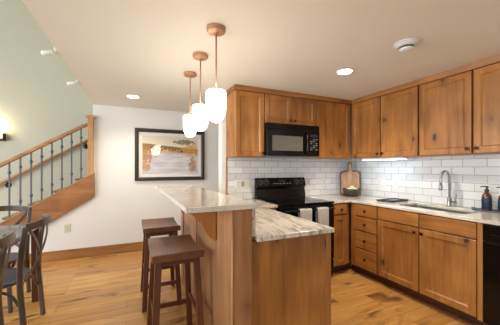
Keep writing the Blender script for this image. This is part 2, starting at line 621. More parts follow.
# far wall with the triangle of wall under the stairs
struct(MB().prism([(-5.05, 1.40, 0), (0.12, 1.40, 0), (0.12, 1.40, C), (-3.685, 1.40, C), (-3.685, 1.40, 0.92), (-5.05, 1.40, 0.075)], (0, 0.12, 0)).build('wall_far', 'wall_white', bevel=0.006))
struct(MB().box(-5.0, 1.382, 0.0, -0.2, 1.40, 0.142).build('baseboard_far', 'base_alder', bevel=0.004))
struct(MB().box(-9.0, 2.40, 0.0, 0.12, 2.52, 5.2).build('wall_stair', 'wall_green'))
struct(MB().box(-9.0, -6.5, 5.2, -3.7, 2.6, 5.3).build('ceiling_stair_hall', 'ceiling'))
struct(MB().box(-3.70, -6.5, C + 0.262, -3.58, 2.39, 5.19).build('wall_upper', 'wall_green'))
bpy.data.objects['ceiling_stair_hall'].name = 'ceiling_hall'

# ------------------------------------------------------------------ cabinet fronts
# a front is drawn in (u, v, n): u across, v up, n outwards; F maps it to the room
BACK = lambda y: (lambda u, v, n: (u, y - n, v))                 # faces -y
RIGHT = lambda x: (lambda u, v, n: (x - n, -u, v))               # faces -x, u = -y
PEN = lambda x: (lambda u, v, n: (x + n, u, v))                  # faces +x


def front(mb, F, u0, u1, v0, v1, th=0.020, fr=0.062, rec=0.012, flat=False, back=0.0):
    def ring(a, nn):
        return [F(u0 + a, v0 + a, nn), F(u1 - a, v0 + a, nn), F(u1 - a, v1 - a, nn), F(u0 + a, v1 - a, nn)]
    e = 0.003
    if flat:
        mb.loft([ring(0, back), ring(0, th - e), ring(e * 2, th)])
    else:
        mb.loft([ring(0, back), ring(0, th - e), ring(e, th), ring(fr - 0.008, th), ring(fr + 0.004, th - rec), ring(fr + 0.010, th - rec)])
    return mb


def knob(F, u, v, parent, n0=0.020, r=0.015):
    o = Vector(F(u, v, n0))
    ax = Vector(F(u, v, n0 + 1)) - o
    return MB().lathe([(0.008, 0), (0.006, 0.006), (0.006, 0.012), (r, 0.016), (r * 1.05, 0.021), (r * 0.8, 0.027), (0.002, 0.029)], o, ax, 16).build('knob', 'knob', parent, smooth=True)


def sq_knob(F, u, v, parent, n0=0.020):
    h = 0.014
    mb = MB()
    pts = [F(u - .006, v - .006, n0), F(u + .006, v - .006, n0), F(u + .006, v + .006, n0), F(u - .006, v + .006, n0)]
    pts2 = [F(u - .006, v - .006, n0 + .014), F(u + .006, v - .006, n0 + .014), F(u + .006, v + .006, n0 + .014), F(u - .006, v + .006, n0 + .014)]
    pts3 = [F(u - h, v - h, n0 + .015), F(u + h, v - h, n0 + .015), F(u + h, v + h, n0 + .015), F(u - h, v + h, n0 + .015)]
    pts4 = [F(u - h, v - h, n0 + .024), F(u + h, v - h, n0 + .024), F(u + h, v + h, n0 + .024), F(u - h, v + h, n0 + .024)]
    mb.loft([pts, pts2, pts3, pts4])
    return mb.build('knob', 'knob', parent, bevel=0.003)


UB, UT = 1.449, 2.215
G = 'knotty alder wall cabinets'


def wall_cabinet(label, F, box, doors, z0=UB):
    """box = (x0,y0,x1,y1) carcass; doors = list of (u0,u1,knob_u or None)"""
    x0, y0, x1, y1 = box
    t = thing('wall_cabinet', label, 'cabinet', ((x0 + x1) / 2, (y0 + y1) / 2, z0), G)
    if x1 < -0.2:
        MB().box(x0, y0 + 0.031, z0, x1, y1, C - 0.002).build('carcass', 'alder', t, bevel=0.003)
        MB().box(x0, y0, UT, x1, y0 + 0.030, C - 0.002).build('top_rail', 'alder_h', t)
    else:
        MB().box(x0 + 0.031, y0, z0, x1, y1, C - 0.002).build('carcass', 'alder', t, bevel=0.003)
        MB().box(x0, y0, UT, x0 + 0.030, y1, C - 0.002).build('top_rail', 'alder_y', t)
    for u0, u1, ku in doors:
        d = front(MB(), F, u0, u1, z0 + 0.004, UT - 0.006, back=-0.030).build('door', 'alder', t)
        if ku is not None:
            sq_knob(F, ku, z0 + 0.048, d)
    return t


FB = BACK(-0.310)
wall_cabinet('wall cabinet at the left end above the tile, one door, left of the microwave', FB, (-2.079, -0.309, -1.704, -0.002), [(-2.079, -1.709, -1.735)])
wall_cabinet('short double-door wall cabinet directly above the black microwave', FB, (-1.702, -0.309, -0.938, -0.002), [(-1.697, -1.319, -1.35), (-1.311, -0.943, -1.287)], z0=1.862)
wall_cabinet('single-door wall cabinet in the corner right of the microwave', FB, (-0.936, -0.309, -0.312, -0.002), [(-0.931, -0.345, None)])
FR = RIGHT(-0.310)
wall_cabinet('double-door wall cabinet above the cutting board and bowl', FR, (-0.309, -1.280, -0.010, -0.312), [(0.337, 0.798, 0.770), (0.811, 1.274, 0.839)])
wall_cabinet('double-door wall cabinet above the sink faucet, cut by the right edge', FR, (-0.309, -2.290, -0.010, -1.284), [(1.292, 1.768, 1.740), (1.784, 2.286, 1.812)])
# crown boards under the ceiling


def crown(name, p, q, nrm, mat):
    """board from p to q along the cabinet tops; nrm points into the room"""
    p, q, nv = Vector(p), Vector(q), Vector(nrm)
    a = [p + nv * 0.0, p + nv * 0.024, p + nv * 0.040, p + nv * 0.0]
    zs = (UT, UT, C - 0.0015, C - 0.0015)
    poly = [(v.x, v.y, z) for v, z in zip(a, zs)]
    return struct(MB().prism(poly, q - p).build(name, mat))


crown('trim_2', (-2.0792, -0.3095, 0), (-0.3095, -0.3095, 0), (0, -1, 0), 'alder_h')
crown('trim_3', (-0.3095, -0.352, 0), (-0.3095, -2.29, 0), (-1, 0, 0), 'alder_y')
struct(MB().prism([(-2.0795, -0.349, C - .0015), (-2.0795, -0.002, C - .0015), (-2.0795, -0.002, UT), (-2.0795, -0.334, UT)], (-0.014, 0, 0)).build('trim_4', 'alder_y'))

# ------------------------------------------------------------------ base cabinets along the sink wall
ZT = 0.882          # top of the carcasses
FRB = RIGHT(-0.610)


def base(label, parts_box, group='knotty alder base cabinets'):
    x0, y0, x1, y1 = parts_box
    t = thing('base_cabinet', label, 'cabinet', ((x0 + x1) / 2, (y0 + y1) / 2, 0), group)
    return t


# narrow drawer-and-door cabinet between range and corner
t = base('narrow base cabinet with one drawer over one door, right of the black range', (-0.928, -0.61, -0.612, -0.01))
MB().box(-0.926, -0.578, 0.10, -0.615, -0.004, ZT).build('carcass', 'alder', t, bevel=0.002)
MB().box(-0.926, -0.535, 0.001, -0.537, -0.50, 0.10).build('toe_board', 'alder_dark', t)
FBB = BACK(-0.610)
d = front(MB(), FBB, -0.924, -0.692, 0.745, 0.874, flat=True, back=-0.030).build('drawer', 'alder_h', t)
knob(FBB, -0.800, 0.805, d)
d = front(MB(), FBB, -0.924, -0.692, 0.115, 0.732, back=-0.030).build('door', 'alder', t)

# corner filler and drawer stack
t = base('four-drawer base cabinet in the corner left of the sink doors', (-0.61, -1.008, -0.012, -0.61))
MB().box(-0.578, -1.008, 0.10, -0.012, -0.612, ZT).build('carcass', 'alder', t, bevel=0.002)
MB().box(-0.616, -0.688, 0.10, -0.579, -0.612, ZT).build('corner_filler', 'alder', t)
MB().box(-0.535, -1.008, 0.001, -0.50, -0.537, 0.10).build('toe_board', 'alder_dark', t)
for v0, v1 in ((0.733, 0.874), (0.560, 0.722), (0.346, 0.549), (0.112, 0.335)):
    d = front(MB(), FRB, 0.692, 1.000, v0, v1, flat=True, back=-0.030).build('drawer', 'alder_y', t)
    knob(FRB, 0.845, (v0 + v1) / 2, d)

# sink base: two false fronts over two doors, end stile against the dishwasher
t = base('sink base cabinet with two wide doors under the faucet', (-0.61, -1.983, -0.012, -1.01))
MB().box(-0.620, -1.984, 0.10, -0.579, -1.948, ZT).build('end_stile', 'alder', t)
mb = MB().box(-0.578, -1.983, 0.10, -0.012, -1.012, 0.66)
mb.box(-0.578, -1.983, 0.66, -0.545, -1.012, ZT)
mb.build('carcass', 'alder', t, bevel=0.002)
MB().box(-0.535, -1.983, 0.001, -0.50, -1.012, 0.10).build('toe_board', 'alder_dark', t)
for u0, u1, ku in ((1.016, 1.477, 1.448), (1.487, 1.944, 1.516)):
    front(MB(), FRB, u0, u1, 0.745, 0.874, flat=True, back=-0.030).build('false_drawer_front', 'alder_y', t)
    d = front(MB(), FRB, u0, u1, 0.115, 0.735, back=-0.030).build('door', 'alder', t)
    sq_knob(FRB, ku, 0.690, d)
# shoe board on the floor in front of the toe
struct(MB().box(-0.5475, -1.983, 0.0005, -0.5355, -0.549, 0.022).build('trim_5', 'alder_dark'))
struct(MB().box(-0.926, -0.5475, 0.0005, -0.5355, -0.5355, 0.022).build('trim_6', 'alder_dark'))

# dishwasher
t = thing('dishwasher', 'black dishwasher under the counter at the right edge beside the sink cabinet', 'dishwasher', (-0.31, -2.29, 0))
MB().box(-0.600, -2.590, 0.10, -0.02, -1.990, 0.878).build('tub', 'black_matte', t)
MB().box(-0.630, -2.588, 0.105, -0.601, -1.992, 0.742).build('door', 'black', t, bevel=0.004)
MB().box(-0.634, -2.588, 0.748, -0.601, -1.992, 0.876).build('control_panel', 'black', t, bevel=0.006)
MB().bar([(-0.648, -2.05, 0.800), (-0.650, -2.29, 0.800), (-0.648, -2.53, 0.800)], 0.022, 0.026).build('handle', 'black', t, bevel=0.004)
MB().box(-0.56, -2.588, 0.002, -0.53, -1.992, 0.10).build('kick_plate', 'black_matte', t)

# ------------------------------------------------------------------ worktops
xs = (-0.932, -0.635, -0.500, -0.150, -0.010)
ys = (-3.0, -1.800, -1.150, -0.640, -0.010)
o = MB().cells(xs, ys, lambda i, j: not (i == 0 and j < 3) and not (i == 2 and j == 1), 0.884, 0.914).build('countertop', 'granite_sink', bevel=0.004)
tag(o, 'long pale veined granite worktop with the sink cut into it, below the right tile wall', 'countertop')
xs = (-2.483, -1.907, -1.704)
ys = (-1.745, -0.640, -0.012)
o = MB().cells(xs, ys, lambda i, j: not (i == 1 and j == 0), 0.884, 0.914).build('countertop', 'granite', bevel=0.004)
tag(o, 'lower pale granite worktop of the peninsula, running to the left side of the range', 'countertop')
o = MB().box(-2.900, -1.752, 1.082, -2.484, 0.020, 1.112).build('raised_countertop', 'granite_bar', bevel=0.004)
tag(o, 'raised granite breakfast bar top above the two stools', 'countertop')

# ------------------------------------------------------------------ breakfast bar wall
t = thing('breakfast_bar_wall', 'pale wood panelled wall carrying the raised bar, with a curved bracket', 'bar', (-2.57, -0.85, 0))
MB().box(-2.625, -1.722, 0.0, -2.512, 0.005, 1.081).build('wall_core', 'bar_alder', t)
MB().box(-2.510, -1.722, 0.9145, -2.485, 0.005, 1.0815).build('granite_upstand', 'granite', t, bevel=0.002)
MB().box(-2.637, -1.736, 0.0, -2.513, -1.7225, 1.081).build('end_panel', 'bar_alder', t, bevel=0.004)
MB().box(-2.638, -1.722, 0.0, -2.6255, -1.440, 1.081).build('corner_post', 'bar_alder', t, bevel=0.004)
for y0, y1 in ((-1.426, -0.836), (-0.794, -0.176), (-0.14, 0.005)):
    MB().box(-2.632, y0, 0.10, -2.6255, y1, 1.081).build('side_panel', 'bar_alder', t, bevel=0.003)
for yb in (-0.815, -0.155):
    MB().box(-2.640, yb - 0.013, 0.10, -2.6255, yb + 0.013, 1.081).build('batten', 'bar_alder', t, bevel=0.003)
MB().box(-2.637, -1.43, 0.0, -2.6255, 0.005, 0.097).build('base_rail', 'bar_alder', t, bevel=0.003)
MB().tube([(-2.6385, -1.7375, 0.002), (-2.6385, -1.7375, 1.080)], 0.005, 8).build('corner_bead', 'newel_oak', t, smooth=True)
# ogee bracket
prof = [(-2.639, 1.081), (-2.866, 1.081), (-2.866, 1.034)]
for k in range(1, 9):
    a = math.pi / 2 * k / 8
    prof.append((-2.866 + 0.086 * math.sin(a), 0.978 + 0.056 * math.cos(a)))
for x, z in ((-2.772, 0.976), (-2.758, 0.970), (-2.743, 0.955), (-2.728, 0.932), (-2.716, 0.908), (-2.703, 0.884), (-2.690, 0.866), (-2.675, 0.852), (-2.660, 0.844)):
    prof.append((x, z))
prof += [(-2.654, 0.832), (-2.639, 0.832)]
MB().prism([(x, -1.435, z) for x, z in prof], (0, 0.045, 0)).build('corbel', 'alder', t, bevel=0.003)

# peninsula base cabinet with its finished end
t = thing('base_cabinet', 'peninsula base cabinet with a plain knotty end panel facing the camera', 'cabinet', (-2.21, -0.87, 0), 'knotty alder base cabinets')
MB().box(-2.508, -1.700, 0.10, -1.935, -0.66, ZT).build('carcass', 'alder', t)
MB().box(-2.5095, -1.720, 0.0, -1.957, -1.701, ZT).build('end_panel', 'alder', t, bevel=0.002)
MB().box(-1.956, -1.724, 0.0, -1.918, -1.690, ZT).build('corner_stile', 'alder', t, bevel=0.004)
MB().box(-2.40, -1.68, 0.001, -2.0, -0.66, 0.10).build('toe_board', 'alder_dark', t)
FP = PEN(-1.934)
for u0, u1 in ((-1.68, -1.19), (-1.18, -0.70)):
    d = front(MB(), FP, u0, u1, 0.745, 0.870, flat=True).build('drawer', 'alder_y', t)
    knob(FP, (u0 + u1) / 2, 0.807, d)
    d = front(MB(), FP, u0, u1, 0.115, 0.728).build('door', 'alder', t)
    knob(FP, u0 + 0.04, 0.68, d)
t = thing('base_cabinet', 'dim base cabinet under the worktop between peninsula and range', 'cabinet', (-1.83, -0.3, 0), 'knotty alder base cabinets')
MB().box(-2.508, -0.608, 0.10, -1.712, -0.012, ZT).build('carcass', 'alder', t)
MB().box(-1.90, -0.535, 0.001, -1.712, -0.50, 0.10).build('toe_board', 'alder_dark', t)
d = front(MB(), FBB, -1.900, -1.716, 0.115, 0.870).build('door', 'alder', t)
knob(FBB, -1.74, 0.80, d)

# ------------------------------------------------------------------ range
RX0, RX1 = -1.698, -0.938
t = thing('kitchen_range', 'black electric range with a glass top between the granite worktops', 'stove', (-1.318, -0.33, 0))
MB().box(RX0 + 0.003, -0.630, 0.02, RX1 - 0.003, -0.03, 0.895).build('body', 'black', t, bevel=0.003)
MB().box(RX0, -0.668, 0.896, RX1, -0.095, 0.918).build('cooktop', 'black_glass', t, bevel=0.005)
for bx, by, r in ((-1.51, -0.52, 0.115), (-1.13, -0.52, 0.09), (-1.51, -0.25, 0.08), (-1.13, -0.25, 0.10)):
    MB().lathe([(r, 0), (r, 0.0006), (r - 0.004, 0.0007), (r - 0.004, 0)], (bx, by, 0.9182), seg=40, closed=True).build('burner_ring', 'black_matte', t)
# backguard: sloped lower apron and leaning control panel
bg_prof = [(-0.025, 0.90), (-0.095, 0.90), (-0.095, 0.945), (-0.075, 1.035), (-0.078, 1.060), (-0.105, 1.068), (-0.100, 1.085), (-0.072, 1.176), (-0.062, 1.186), (-0.025, 1.186)]
bgd = MB().prism([(RX0, y, z) for y, z in bg_prof], (RX1 - RX0, 0, 0)).build('backguard', 'black', t, bevel=0.006)
pn = Vector((0, -0.956, -0.294)).normalized() * 1.0
pn = Vector((0, -0.955, 0.294))


def bgp(x, s, off=0.0):
    """point on the leaning control panel, s metres up its slope"""
    p = Vector((x, -0.100, 1.085)) + Vector((0, 0.294, 0.955)) * s
    return p + pn * off


for kx in (-1.640, -1.555, -1.085, -1.000):
    k = MB().lathe([(0.030, 0), (0.030, 0.003), (0.022, 0.006), (0.020, 0.022), (0.012, 0.024)], bgp(kx, 0.05), pn, 20).build('control_knob', 'black_matte', bgd, smooth=False)
    MB().lathe([(0.037, 0), (0.037, 0.0008), (0.034, 0.0009), (0.034, 0.0002)], bgp(kx, 0.05, 0.0003), pn, 24, closed=True).build('dial_print', 'print_grey', k)
    a, b = bgp(kx, 0.05, 0.0245), bgp(kx, 0.068, 0.0245)
    MB().bar([a, b], 0.004, 0.003, up=pn).build('pointer', 'print_grey', k)
MB().hexa([bgp(-1.47, 0.012, 0), bgp(-1.17, 0.012, 0), bgp(-1.17, 0.012, 0.004), bgp(-1.47, 0.012, 0.004),
           bgp(-1.47, 0.086, 0), bgp(-1.17, 0.086, 0), bgp(-1.17, 0.086, 0.004), bgp(-1.47, 0.086, 0.004)]).build('control_panel', 'black_glass', bgd)
MB().hexa([bgp(-1.37, 0.046, 0.004), bgp(-1.27, 0.046, 0.004), bgp(-1.27, 0.046, 0.006), bgp(-1.37, 0.046, 0.006),
           bgp(-1.37, 0.078, 0.004), bgp(-1.27, 0.078, 0.004), bgp(-1.27, 0.078, 0.006), bgp(-1.37, 0.078, 0.006)]).build('display', 'display', bgd)
for i in range(6):
    x = -1.455 + 0.046 * i + (0.012 if i > 2 else 0)
    MB().hexa([bgp(x, 0.020, 0.004), bgp(x + 0.028, 0.020, 0.004), bgp(x + 0.028, 0.020, 0.0055), bgp(x, 0.020, 0.0055),
               bgp(x, 0.030, 0.004), bgp(x + 0.028, 0.030, 0.004), bgp(x + 0.028, 0.030, 0.0055), bgp(x, 0.030, 0.0055)]).build('button', 'print_grey', bgd)
door = MB().box(RX0 + 0.004, -0.668, 0.235, RX1 - 0.004, -0.632, 0.885).build('oven_door', 'black', t, bevel=0.006)
MB().box(-1.56, -0.671, 0.40, -1.08, -0.6685, 0.72).build('oven_window', 'black_glass', door)
HZ, HY = 0.846, -0.716
MB().tube([(-1.66, HY, HZ), (-0.976, HY, HZ)], 0.012, 12).build('handle', 'black', door, smooth=True)
for hx in (-1.64, -0.996):
    MB().tube([(hx, -0.668, HZ), (hx, HY, HZ)], 0.010, 10).build('handle_post', 'black', door, smooth=True)
MB().box(RX0 + 0.004, -0.664, 0.06, RX1 - 0.004, -0.632, 0.222).build('storage_drawer', 'black', t, bevel=0.006)
for lx in (RX0 + 0.05, RX1 - 0.05):
    for ly in (-0.58, -0.08):
        MB().lathe([(0.018, 0), (0.018, 0.02)], (lx, ly, 0.0), seg=12).build('foot', 'black_matte', t)


def towel(x0, x1, zf, zb, label, seed):
    rnd = random.Random(seed)
    R = 0.016
    prof = []
    for k in range(13):
        prof.append((-R - 0.002, zf + (HZ - zf) * k / 12))
    for k in range(1, 8):
        a = math.pi * k / 8
        prof.append((-(R + 0.002) * math.cos(a), HZ + (R + 0.002) * math.sin(a)))
    for k in range(13):
        prof.append((R + 0.002, HZ - (HZ - zb) * k / 12))
    bm = bmesh.new()
    nu = 18
    ph = rnd.uniform(0, 6)
    rows = []
    for (py, pz) in prof:
        fall = max(0.0, min(1.0, (HZ - pz) / 0.2))
        row = []
        for i in range(nu + 1):
            s = i / nu
            w = 0.007 * fall * math.sin(s * 9 + ph) + 0.004 * fall * math.sin(s * 21 + ph * 2)
            sgn = -1 if py < 0 else 0.4
            row.append(bm.verts.new((x0 + (x1 - x0) * s + (0.5 - s) * 0.012 * fall, HY + py + sgn * abs(w), pz + 0.002 * math.sin(s * 5 + ph))))
        rows.append(row)
    for a, b in zip(rows, rows[1:]):
        for i in range(nu):
            bm.faces.new((a[i], a[i + 1], b[i + 1], b[i]))
    mb = MB()
    mb.bm.free()
    mb.bm = bm
    o = mb.build('dish_towel', 'towel', smooth=True)
    s = o.modifiers.new('thick', 'SOLIDIFY')
    s.thickness = 0.004
    s.offset = 0
    return tag(o, label, 'towel', 'dish towels on the oven handle')


towel(-1.478, -1.318, 0.60, 0.68, 'left grey-white dish towel over the oven handle, nearer the peninsula', 1)
towel(-1.238, -1.082, 0.58, 0.66, 'right grey-white dish towel over the oven handle, nearer the drawers', 2)

# ------------------------------------------------------------------ microwave
t = thing('microwave', 'black over-the-range microwave under the short cabinet', 'microwave', (-1.32, -0.2, 1.452))
MX0, MX1, MZ0, MZ1, MY = -1.702, -0.940, 1.452, 1.858, -0.372
MB().box(MX0, MY, MZ0 + 0.02, MX1, -0.012, MZ1).build('body', 'black', t, bevel=0.004)
MB().box(MX0 + 0.01, MY + 0.01, MZ0, MX1 - 0.01, -0.05, MZ0 + 0.0195).build('underside_filter', 'grey_metal', t)
MB().box(MX0, MY - 0.022, MZ1 - 0.072, MX1, MY - 0.0005, MZ1).build('vent_strip', 'black', t, bevel=0.006)
dr = MB().box(MX0, MY - 0.028, MZ0 + 0.012, -1.128, MY - 0.0005, MZ1 - 0.074).build('door', 'black', t, bevel=0.008)
MB().box(-1.640, MY - 0.0315, MZ0 + 0.075, -1.205, MY - 0.0285, MZ1 - 0.150).build('window', 'mw_window', dr, bevel=0.001)
MB().tube([(-1.158, MY - 0.030, MZ0 + 0.045), (-1.156, MY - 0.055, MZ0 + 0.075), (-1.150, MY - 0.064, MZ0 + 0.165), (-1.156, MY - 0.055, MZ1 - 0.135), (-1.158, MY - 0.030, MZ1 - 0.105)], 0.011, 10).build('handle', 'black', dr, smooth=True)
pnl = MB().box(-1.126, MY - 0.024, MZ0 + 0.012, MX1, MY - 0.0005, MZ1 - 0.074).build('control_panel', 'black', t, bevel=0.006)
MB().box(-1.085, MY - 0.0265, MZ1 - 0.150, -0.975, MY - 0.0245, MZ1 - 0.110).build('display', 'display', pnl)
for r in range(6):
    for q in range(3):
        x = -1.085 + q * 0.040
        z = MZ1 - 0.185 - r * 0.026
        MB().box(x, MY - 0.026, z, x + 0.030, MY - 0.0245, z + 0.015).build('button', 'print_grey' if (r + q) % 3 else 'black_matte', pnl)

# ------------------------------------------------------------------ sink, faucet and counter things
t = thing('kitchen_sink', 'stainless undermount sink set in the granite worktop', 'sink', (-0.325, -1.475, 0.70))
bx0, bx1, by0, by1 = -0.512, -0.138, -1.812, -1.138


def rrect(x0, x1, y0, y1, z, r=0.05, k=5):
    pts = []
    for cx, cy, a0 in ((x1 - r, y1 - r, 0), (x0 + r, y1 - r, 90), (x0 + r, y0 + r, 180), (x1 - r, y0 + r, 270)):
        for i in range(k + 1):
            a = math.radians(a0 + 90 * i / k)
            pts.append((cx + r * math.cos(a), cy + r * math.sin(a), z))
    return pts


MB().loft([rrect(bx0, bx1, by0, by1, 0.883), rrect(bx0 + .012, bx1 - .012, by0 + .012, by1 - .012, 0.883), rrect(bx0 + .018, bx1 - .018, by0 + .018, by1 - .018, 0.72),
           rrect(bx0 + .05, bx1 - .05, by0 + .05, by1 - .05, 0.700), rrect(bx0 + .05, bx1 - .05, by0 + .05, by1 - .05, 0.694), rrect(bx0 + .012, bx1 - .012, by0 + .012, by1 - .012, 0.715)], closed=True, cap=False).build('basin', 'steel', t)
MB().box(bx0 + .045, by0 + .045, 0.6945, bx1 - .045, by1 - .045, 0.6995).build('basin_floor', 'steel', t)
MB().lathe([(0.045, 0.0), (0.045, 0.003), (0.03, 0.004), (0.0, 0.002)], (-0.30, -1.475, 0.6998), seg=24).build('drain', 'grey_metal', t, smooth=True)

t = thing('faucet', 'tall brushed steel gooseneck faucet behind the sink', 'faucet', (-0.085, -1.455, 0.914))
fx, fy = -0.085, -1.455
MB().lathe([(0.030, 0), (0.030, 0.006), (0.022, 0.012), (0.021, 0.085), (0.016, 0.095)], (fx, fy, 0.9145), seg=20).build('base', 'steel', t, smooth=True)
pts = [(fx, fy, 1.0)]
for k in range(0, 15):
    a = math.pi * k / 14 * 1.06
    pts.append((fx - 0.074 + 0.074 * math.cos(a), fy, 1.195 + 0.088 * math.sin(a)))
pts.append((pts[-1][0] - 0.004, fy, pts[-1][2] - 0.03))
MB().tube(pts, 0.0125, 12).build('spout', 'steel', t, smooth=True)
e = pts[-1]
MB().lathe([(0.013, 0), (0.017, -0.01), (0.018, -0.055), (0.014, -0.062)], e, (0.05, 0, 1), 16).build('spray_head', 'steel', t, smooth=True)
MB().tube([(fx, fy - 0.015, 0.965), (fx, fy - 0.060, 0.965), (fx, fy - 0.066, 0.966)], 0.011, 10).build('handle_hub', 'steel', t, smooth=True)
MB().tube([(fx, fy - 0.058, 0.968), (fx + 0.004, fy - 0.062, 1.01), (fx + 0.008, fy - 0.064, 1.045)], 0.006, 8).build('lever', 'steel', t, smooth=True)

# soap bottles on a tray
t = thing('soap_tray', 'slate blue tray under the two soap bottles right of the faucet', 'tray', (-0.12, -1.83, 0.914))
MB().cells((-0.175, -0.170, -0.065, -0.060), (-2.02, -2.015, -1.705, -1.70), lambda i, j: True, 0.9143, 0.9195).build('base', 'blue_tray', t, bevel=0.002)
MB().cells((-0.178, -0.171, -0.064, -0.057), (-2.023, -2.016, -1.704, -1.697), lambda i, j: not (i == 1 and j == 1), 0.9197, 0.928).build('rim', 'blue_tray', t, bevel=0.002)
for ux in (-1.69, -2.04):
    s = 1 if ux > -1.8 else -1
    MB().tube([(-0.145, ux - 0.012 * s, 0.924), (-0.143, ux + 0.012 * s, 0.930), (-0.118, ux + 0.02 * s, 0.933), (-0.092, ux + 0.012 * s, 0.930), (-0.090, ux - 0.012 * s, 0.924)], 0.004, 8).build('handle', 'blue_tray', t, smooth=True)


def soap(y, label):
    t = thing('soap_bottle', label, 'bottle', (-0.118, y, 0.920), 'amber soap bottles')
    c = (-0.118, y, 0.9203)
    MB().lathe([(0.031, 0), (0.036, 0.004), (0.037, 0.01), (0.037, 0.125), (0.034, 0.142), (0.022, 0.160), (0.014, 0.168), (0.013, 0.178)], c, seg=28).build('bottle', 'amber', t, smooth=True)
    lb = MB().lathe([(0.0374, 0.025), (0.0380, 0.026), (0.0380, 0.118), (0.0374, 0.119)], c, seg=28).build('label', 'blue_label', t, smooth=True)
    for z, hw in ((0.095, 0.35), (0.080, 0.22), (0.045, 0.3)):
        mb = MB()
        ring0, ring1 = [], []
        a0 = math.radians(215)
        quad = []
        for k in range(7):
            a = a0 - hw + 2 * hw * k / 6
            quad.append((math.cos(a), math.sin(a)))
        for p, q in zip(quad, quad[1:]):
            r0, r1 = 0.0381, 0.0386
            mb.hexa([(c[0] + p[0] * r0, c[1] + p[1] * r0, c[2] + z), (c[0] + q[0] * r0, c[1] + q[1] * r0, c[2] + z), (c[0] + q[0] * r1, c[1] + q[1] * r1, c[2] + z), (c[0] + p[0] * r1, c[1] + p[1] * r1, c[2] + z),
                     (c[0] + p[0] * r0, c[1] + p[1] * r0, c[2] + z + .004), (c[0] + q[0] * r0, c[1] + q[1] * r0, c[2] + z + .004), (c[0] + q[0] * r1, c[1] + q[1] * r1, c[2] + z + .004), (c[0] + p[0] * r1, c[1] + p[1] * r1, c[2] + z + .004)])
        mb.build('printed_line', 'print_grey', lb)
    pm = MB().lathe([(0.016, 0.176), (0.017, 0.180), (0.017, 0.196), (0.008, 0.199), (0.007, 0.214), (0.013, 0.216), (0.013, 0.226), (0.004, 0.229)], c, seg=20).build('pump', 'pump', t, smooth=True)
    MB().tube([(-0.118, y, 0.9203 + 0.222), (-0.135, y + 0.030, 0.9203 + 0.224), (-0.141, y + 0.040, 0.9203 + 0.218)], 0.005, 8).build('nozzle', 'pump', pm, smooth=True)


soap(-1.790, 'amber pump soap bottle with a blue label, nearer the faucet')
soap(-1.912, 'amber pump soap bottle with a blue label, cut by the right edge')

# cutting board leaning in the corner
t = thing('cutting_board', 'wooden paddle cutting board leaning in the tiled corner behind the bowl', 'cutting board', (-0.15, -0.16, 0.914))
fw = Vector((-0.66, -0.75, 0)).normalized()              # the way it faces
sd = Vector((fw.y, -fw.x, 0)) * -1                        # across
sd = Vector((-fw.y, fw.x, 0))
if sd.x < 0:
    sd = -sd
bc = Vector((-0.190, -0.175, 0.9155))
upb = (Vector((0, 0, 1)) - fw * 0.20).normalized()


def bpnt(u, v, n=0.0):
    return bc + sd * u + upb * v + fw.cross(Vector((0, 0, 0))) + (fw + Vector((0, 0, 0.20))).normalized() * n


def board_outline(inset=0.0):
    w, h, hw, hh = 0.142 - inset, 0.362 - inset, 0.030 - inset * 0.6, 0.500 - inset
    pts = []
    lo = inset
    r = 0.03
    for cu, cv, a0 in ((-w + r, lo + r, 180), (w - r, lo + r, 270)):
        for k in range(5):
            a = math.radians(a0 + 22.5 * k)
            pts.append((cu + r * math.cos(a), cv + r * math.sin(a)))
    for k in range(6):
        a = math.radians(90 * k / 5)
        pts.append((w - 0.05 + 0.05 * math.cos(a), h - 0.05 + 0.05 * math.sin(a)))
    pts += [(hw + 0.018, h), (hw + 0.004, h + 0.012), (hw, h + 0.03), (hw, hh - 0.02)]
    pts += [(hw * 0.6, hh), (-hw * 0.6, hh), (-hw, hh - 0.02), (-hw, h + 0.03), (-hw - 0.004, h + 0.012), (-hw - 0.018, h)]
    for k in range(6):
        a = math.radians(90 + 90 * k / 5)
        pts.append((-w + 0.05 + 0.05 * math.cos(a), h - 0.05 + 0.05 * math.sin(a)))
    return pts


nrm = (fw + Vector((0, 0, 0.20))).normalized()
MB().prism([tuple(bpnt(u, v)) for u, v in board_outline()], nrm * 0.018).build('board', 'board_rim', t, bevel=0.003)
MB().prism([tuple(bpnt(u, v, 0.0183)) for u, v in board_outline(0.014)], nrm * 0.002).build('face', 'board', t)

# bowl with fruit
bw = Vector((-0.285, -0.300, 0.9145))
o = MB().lathe([(0.050, 0), (0.075, 0.003), (0.108, 0.035), (0.124, 0.080), (0.127, 0.108), (0.121, 0.108), (0.116, 0.080), (0.100, 0.042), (0.060, 0.016), (0.0, 0.014)], bw, seg=36).build('fruit_bowl', 'bowl', smooth=True)
tag(o, 'dark round wooden bowl of cream fruit in front of the cutting board', 'bowl')
fr = [(0.060, 0.020, 0.090), (-0.010, 0.064, 0.088), (-0.062, -0.008, 0.090), (0.006, -0.062, 0.092), (0.002, 0.0, 0.118)]
for i, (dx, dy, dz) in enumerate(fr):
    prof = [(0.002, -0.034), (0.018, -0.030), (0.030, -0.016), (0.034, 0.0), (0.030, 0.016), (0.018, 0.028), (0.006, 0.033), (0.001, 0.036)]
    o = MB().lathe(prof, bw + Vector((dx, dy, dz)), (math.cos(i * 2.1), math.sin(i * 2.1), 0.5), 18).build('fruit', 'fruit', smooth=True)
    tag(o, 'small round cream-coloured fruit heaped in the dark wooden bowl', 'fruit', 'cream fruit in the bowl')

# dark flat tray beside the sink
t = thing('serving_tray', 'flat dark slate tray lying on the worktop left of the sink', 'tray', (-0.33, -0.93, 0.914))
a = math.radians(0)
q0, q1, q2, q3 = (-0.470, -0.860), (-0.395, -1.015), (-0.085, -1.010), (-0.130, -0.850)


